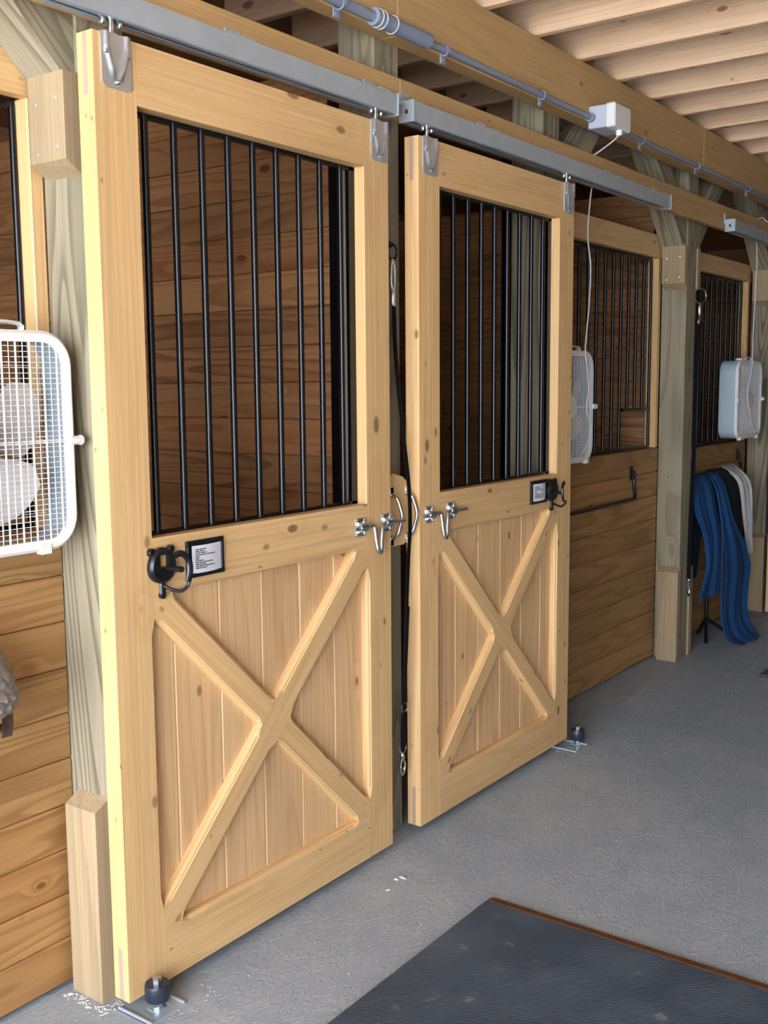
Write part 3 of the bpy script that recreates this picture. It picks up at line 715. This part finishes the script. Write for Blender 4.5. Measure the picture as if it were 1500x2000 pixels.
# ------------------------------------------------------------------ bridle racks and card holders on the doors
def rack(x, z, mir, label):
    r = thing('bridle_rack', (x, -.02, z-.07), label, 'bridle rack')
    sg = -1 if mir else 1; Tf = lambda p: (x+sg*(p[0]), p[1], z+p[2])
    out = []
    for k in range(28):
        a = 2*math.pi*k/28; rx, rz = .042, .044
        out.append((rx*math.cos(a), rz*math.sin(a)-.002*math.cos(2*a)))
    inn = [(.0145*max(-1, min(1, 1.5*math.cos(2*math.pi*k/28)))+.004, .0155*max(-1, min(1, 1.5*math.sin(2*math.pi*k/28)))+.012) for k in range(28)]
    V = []; F = []; n = 28
    for P, y in ((out, -.001), (out, -.012), ([(p[0]*.86, p[1]*.86+.001) for p in out], -.018), (inn, -.014), (inn, -.001)): V += [(p[0], y, p[1]) for p in P]
    for k in range(5):
        for j in range(n): F.append([k*n+j, k*n+(j+1) % n, ((k+1) % 5)*n+(j+1) % n, ((k+1) % 5)*n+j])
    m = MB(Tf).add(V, F)
    for ex, ez in ((-.031, .036), (.031, .038)): m.lathe([(.0105, -.001), (.0105, -.009), (.007, -.012)], (ex, 0, ez), 1, 12)
    m.tube([(0, -.007, -.042), (0, -.007, -.070)], [(.0085, .006)]*2, 10, flat=(1, 0, 0)); m.lathe([(.009, -.001), (.009, -.010), (.005, -.013)], (0, 0, -.072), 1, 12)
    m.build('wall_plate', 'black_iron', r, True)
    a = MB(Tf); a.tube([(.012, -.014, -.006), (.014, -.035, -.006), (.014, -.062, -.005)], .0075, 10, smooth_n=3); a.build('arm', 'black_iron', r, True)
    c = MB(Tf); c.tube([(-.008, -.058, .030), (.012, -.064, .034), (.030, -.068, .016), (.032, -.070, -.012), (.024, -.070, -.036)], [(.005, .008)]*25, 10, smooth_n=6, flat=(0, 1, 0)); c.build('crescent', 'black_iron', r, True)
    h = MB(Tf); h.tube([(.002, -.010, -.050), (.010, -.040, -.058), (.014, -.058, -.058), (.018, -.074, -.046), (.020, -.078, -.034)], .0045, 8, smooth_n=5); h.build('hook', 'black_iron', r, True)
    return r
rack(.143, 1.088, False, 'black cast iron bridle rack on the first sliding door')
rack(2.186, 1.095, True, 'black cast iron bridle rack on the second sliding door')
def card(x0, x1, z0, z1, label):
    r = thing('card_holder', ((x0+x1)/2, -.005, z0), label, 'sign')
    MB().box(x0, x1, -.003, -.0002, z0, z1, .0005).build('back_plate', 'black_iron', r)
    m = MB(); m.box(x0, x1, -.010, -.003, z0, z0+.011, .002); m.box(x0, x1, -.008, -.003, z1-.012, z1, .002); m.box(x0, x0+.010, -.010, -.003, z0+.011, z1-.012, .002); m.box(x1-.009, x1, -.008, -.003, z0+.011, z1-.012, .002)
    m.build('frame', 'black_iron', r)
    a, b, c, d = x0+.017, x1-.010, z0+.010, z1-.013; rows = []
    cy = lambda u: -.005-.007*math.sin(u*math.pi*.9+.25)
    for i in range(2): rows.append([(a+(b-a)*j/10, cy(j/10), c+(d-c)*i) for j in range(11)])
    cardp = MB().grid(rows, .0005, (0, 1, 0)).build('card', 'card_white', r, True)
    random.seed(5); ln = (.38, .33, .40, .78, .14, .13, .28, .66, .36, .72, .40); V = MB()
    for i, l in enumerate(ln):
        z = d-.010-i*(d-c-.018)/11; t_ = .0013; u0 = .10; u1 = u0+l*.85; row = []
        u = u0
        while u < u1:
            v_ = min(u1, u+random.uniform(.05, .12))
            V.add([(a+(b-a)*u, cy(u)-.0005, z-t_), (a+(b-a)*v_, cy(v_)-.0005, z-t_), (a+(b-a)*v_, cy(v_)-.0005, z+t_), (a+(b-a)*u, cy(u)-.0005, z+t_)], [[0, 1, 2, 3]]); u = v_+.015
    V.build('printed_lines', 'ink', cardp)
    return r
card(.226, .355, 1.043, 1.136, 'black framed stall card with printed lines on the first door')
card(2.016, 2.142, 1.054, 1.144, 'black framed stall card on the second door beside bridle rack')

# ------------------------------------------------------------------ blanket bars and what hangs there
def blanket_bar(xa, xb, y, z, zt, label):
    r = thing('blanket_bar', ((xa+xb)/2, y-.03, z), label, 'bar')
    for x in (xa, xb):
        MB().box(x-.018, x+.018, y-.006, y, zt-.06, zt+.012, .003).box(x-.011, x+.011, y-.024, y-.006, zt-.055, zt-.01, .003).build('bracket', 'black_iron', r)
    pts = [(xa, y-.017, zt-.05), (xa, y-.026, z+.02), (xa+.02, y-.030, z), (xb-.02, y-.030, z), (xb, y-.026, z+.02), (xb, y-.017, zt-.05)]
    P = [Vector(p) for p in pts]
    MB().tube(pts, .0095, 10).build('bar', 'black_iron', r, True); return r
blanket_bar(2.66, 3.585, .255, .918, 1.075, 'black swinging blanket bar on the planks below the feed opening')
blanket_bar(4.46, 5.33, .265, .955, 1.07, 'black blanket bar carrying the blue sheet')
def cloth(name, rows, mat, label, cat, th=.008, fold=.02, nf=5, seed=1, cols=40, sub=5, parent=None):
    """rows: list of (z, xl, yl, xr, yr); smooth sheet with hanging folds"""
    random.seed(seed); ph = [random.uniform(0, 6.28) for _ in range(4)]
    A = catmull([Vector((r_[1], r_[2], r_[0])) for r_ in rows], sub); B = catmull([Vector((r_[3], r_[4], r_[0])) for r_ in rows], sub)
    pts = []; n = len(A)
    for i in range(n):
        v = i/(n-1); row = []
        nrm = Vector((B[i].y-A[i].y, -(B[i].x-A[i].x), 0)); nrm = nrm.normalized() if nrm.length > 1e-6 else Vector((0, -1, 0))
        for j in range(cols):
            u = j/(cols-1); amp = fold*min(1, .25+v*1.6)
            f = amp*(math.sin(u*nf*6.283+ph[0]+1.2*math.sin(v*3+ph[1]))*.7+.45*math.sin(u*nf*2.3*6.283+ph[2]+v*4)+.35*math.sin(v*11+u*7+ph[3]))
            row.append(A[i].lerp(B[i], u)+nrm*f)
        pts.append(row)
    o = MB().grid(pts, th, (0, 1, 0)).build(name, mat, parent, True)
    return tag(o, label, cat) if label else o
hs = thing('horse_sheet', (4.45, .1, 0), 'blue nylon horse sheet draped over the blanket bar down to the floor', 'horse sheet')
cloth('panel', [(.60, 4.30, .235, 4.56, .235), (.90, 4.30, .238, 4.56, .238), (.965, 4.28, .230, 4.54, .23), (.985, 4.24, .205, 4.50, .205), (.975, 4.19, .16, 4.46, .155), (.90, 4.14, .115, 4.43, .105), (.80, 4.12, .09, 4.43, .08), (.66, 4.20, .07, 4.45, .06), (.50, 4.22, .06, 4.43, .05), (.40, 4.14, .055, 4.42, .045), (.315, 4.05, .045, 4.40, .035)],
      'blue_cloth', None, None, fold=.010, nf=1.6, seed=3, parent=hs)
cloth('panel', [(.60, 4.57, .235, 4.74, .235), (.90, 4.56, .238, 4.73, .238), (.965, 4.55, .230, 4.72, .23), (.985, 4.51, .205, 4.67, .205), (.975, 4.47, .155, 4.62, .15), (.90, 4.44, .10, 4.60, .095), (.80, 4.44, .075, 4.61, .07), (.70, 4.45, .06, 4.66, .055), (.60, 4.45, .05, 4.77, .045), (.50, 4.44, .045, 4.85, .035), (.40, 4.43, .04, 4.89, .025), (.27, 4.40, .03, 4.80, .01), (.15, 4.37, .015, 4.74, -.01), (.07, 4.37, -.01, 4.74, -.04), (.03, 4.39, -.04, 4.74, -.075), (.014, 4.44, -.085, 4.70, -.11)],
      'blue_cloth', None, None, fold=.010, nf=1.6, seed=8, parent=hs)
cloth('saddle_blanket', [(.62, 4.72, .255, 5.0, .255), (.93, 4.70, .252, 5.0, .252), (.99, 4.68, .215, 4.98, .215), (.97, 4.66, .15, 4.96, .15), (.88, 4.66, .122, 4.96, .122), (.70, 4.68, .112, 4.96, .112), (.52, 4.72, .105, 4.98, .105)],
      'dark_cloth', 'black blanket hung between the blue sheet and the white towel', 'blanket', fold=.008, nf=2, seed=4)
cloth('saddle_blanket', [(.50, 4.17, .25, 4.46, .25), (.92, 4.15, .25, 4.45, .25), (.968, 4.14, .22, 4.44, .22), (.925, 4.12, .19, 4.42, .185), (.75, 4.12, .17, 4.42, .165), (.55, 4.14, .165, 4.40, .16), (.40, 4.15, .165, 4.36, .16)],
      'dark_cloth', 'black blanket hung against the far post behind the blue sheet', 'blanket', fold=.008, nf=2, seed=5)
cloth('towel', [(.60, 5.02, .258, 5.16, .258), (.93, 4.96, .256, 5.14, .256), (1.003, 4.90, .225, 5.10, .225), (.99, 4.84, .17, 5.06, .17), (.93, 4.85, .105, 5.05, .105), (.86, 4.87, .085, 5.07, .085), (.72, 4.92, .08, 5.08, .08), (.58, 4.98, .08, 5.10, .08), (.45, 5.05, .08, 5.12, .08)],
      'towel_cloth', 'white towel hanging over the end of the blanket bar', 'towel', fold=.010, nf=3, seed=6)
st = thing('folding_stand', (4.55, .17, 0), 'small black tripod stand on the floor under the blue sheet', 'stand')
MB().tube([(4.55, .17, .10), (4.55, .17, .62)], .012, 10).build('pole', 'black_iron', st, True)
for a in (200, 330, 80): MB().tube([(4.55, .17, .12), (4.55+.17*math.cos(math.radians(a)), .17+(.17 if a != 80 else .06)*math.sin(math.radians(a)), .010)], .010, 8).build('leg', 'black_iron', st, True)

# hanging mesh bag at the first stall front
bg_ = thing('mesh_bag', (-.275, .14, .74), 'grey lumpy mesh bag with brown strap hanging below the large fan', 'bag')
rows = [(.005, 1.0), (.03, .985), (.055, .95), (.078, .90), (.093, .855), (.097, .83), (.092, .81), (.078, .796), (.04, .79), (.005, .789)]
prof = []
for i in range(len(rows)-1):
    for k in range(5):
        t_ = k/5; prof.append((rows[i][0]*(1-t_)+rows[i+1][0]*t_, rows[i][1]*(1-t_)+rows[i+1][1]*t_))
m = MB(); m.lathe([(r_, z) for r_, z in prof], (-.275, .14, 0), 2, 40)
random.seed(2)
for i, p in enumerate(m.v):
    m.v[i] = Vector((p.x, .14+(p.y-.14)*.72+.004*math.sin(p.z*160)*math.sin(p.x*210), p.z))
m.build('bag', 'mesh_grey', bg_, True)
MB().ribbon([(-.212, .125, .80), (-.213, .122, .77), (-.218, .122, .738)], (1, 0, 0), .026, .006).build('strap', 'strap_brown', bg_)
MB().ribbon([(-.255, .125, .80), (-.250, .11, .765), (-.232, .115, .77)], (0, 1, 0), .02, .006).build('strap', 'strap_brown', bg_)
MB().tube([(-.275, .17, .99), (-.275, .22, 1.03), (-.275, .2268, 1.04)], .004, 8).build('hook', 'zinc', bg_, True)

# ------------------------------------------------------------------ floor things
def guide(x, y, px, label):
    r = thing('roller_guide', (x, y, 0), label, 'roller guide')
    xx, x = x, x+px
    m = MB(); m.box(x-.058, x-.028, y-.045, y+.075, 0, .004, .001); m.box(x+.028, x+.058, y-.045, y+.075, 0, .004, .001); m.box(x-.03, x+.03, y-.045, y-.016, 0, .004, .001); m.box(x-.03, x+.03, y+.016, y+.075, 0, .004, .001); m.box(x-.016, x+.016, y-.02, y+.02, 0, .0035, .001)
    m.box(x-.058, x-.052, y-.045, y+.075, 0, .010, .001); m.box(x+.050, x+.058, y-.040, y+.070, 0, .009, .002)
    x = xx
    m.build('base_plate', 'galvanised', r)
    MB().lathe([(.013, 0), (.013, .014), (.008, .016), (.008, .03)], (x, y, .003), 2, 6).build('nut', 'zinc', r)
    MB().lathe([(.010, .026), (.029, .027), (.031, .032), (.031, .062), (.029, .067), (.010, .068)], (x, y, 0), 2, 28).build('roller', 'wheel_blue', r, True)
    MB().lathe([(.012, .068), (.012, .080), (.008, .082)], (x, y, 0), 2, 6).build('bolt_head', 'zinc', r)
    return r
guide(.058, -.0345, -.004, 'dark floor roller on steel plate at foot of the first door')
guide(2.392, -.0345, -.045, 'dark floor roller at the foot of the second door')
mt = thing('rubber_mat', (.3, -1.1, 0), 'large black rubber mat with a brown edge on the aisle floor', 'mat')
MB().box(-1.6, .974, -2.35, -.426, 0, .016, .005).build('mat_sheet', 'mat_rubber', mt)
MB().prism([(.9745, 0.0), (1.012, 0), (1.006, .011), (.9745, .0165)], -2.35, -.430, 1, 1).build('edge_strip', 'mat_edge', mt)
m2 = MB().box(3.865, 5.2, -2.2, -.35, 0, .018, .006).build('rubber_mat', 'mat_rubber'); tag(m2, 'dark rubber mat lying farther along the aisle floor', 'mat')
random.seed(11); m = MB()
def chip(x, y, s_):
    if (x < 1.03 and y < -.40) or (x > 3.84 and y < -.32) or (x > -.014 and .08 < y < .21): return
    a = random.uniform(0, 3.14); l = s_*random.uniform(.6, 2.2); w_ = s_*random.uniform(.3, .7); c, s = math.cos(a), math.sin(a); h = s_*.5
    V = [(x+c*u-s*v, y+s*u+c*v, z+.0003) for u, v, z in ((-l, -w_, 0), (l, -w_, 0), (l*.7, w_, 0), (-l*.8, w_*.6, 0), (-l*.3, 0, h), (l*.4, 0, h))]
    m.add(V, [[0, 1, 5, 4], [1, 2, 5], [2, 3, 4, 5], [3, 0, 4], [3, 2, 1, 0]])
for _ in range(60): chip(random.uniform(-.12, .2), random.uniform(-.06, .095) if random.random() < .4 else random.uniform(-.12, -.06), .0022)
for _ in range(220): chip(random.uniform(.0, 5), -abs(random.gauss(0, .35))-.03, random.uniform(.0012, .0032))
for _ in range(45): chip(random.uniform(-.045, -.016), random.uniform(.05, .2), random.uniform(.002, .006))
for _ in range(25): chip(random.uniform(-.02, .035), random.uniform(.045, .085), random.uniform(.002, .005))
for x, y in ((.95, -.12), (.88, -.14), (.97, -.13)): chip(x, y, .008)
d_ = m.build('floor_debris', 'debris'); tag(d_, 'scattered pale straw and grit on the concrete floor', 'debris', kind='stuff')

GROUPS = {'sliding_stall_door': 'sliding stall doors along the aisle', 'box_fan': 'box fans hung along the stall fronts', 'timber_post': 'treated posts along the stall fronts',
          'door_track': 'galvanised door tracks on the header boards', 'stall_grille': 'fixed barred grilles above the low walls', 'tie_strap': 'black tie straps hanging from the posts',
          'bridle_rack': 'bridle racks on the doors', 'card_holder': 'stall cards on the doors', 'roller_guide': 'floor rollers at the door feet', 'power_cord': 'white fan cords',
          'loft_beam': 'beam lengths under the joists', 'header_board': 'header boards behind the tracks', 'saddle_blanket': 'black blankets on the far blanket bar', 'blanket_bar': 'blanket bars on the low walls', 'rubber_mat': 'rubber mats on the aisle floor'}
for o in bpy.data.objects:
    k = o.name.split('.')[0]
    if o.parent is None and k in GROUPS: o['group'] = GROUPS[k]
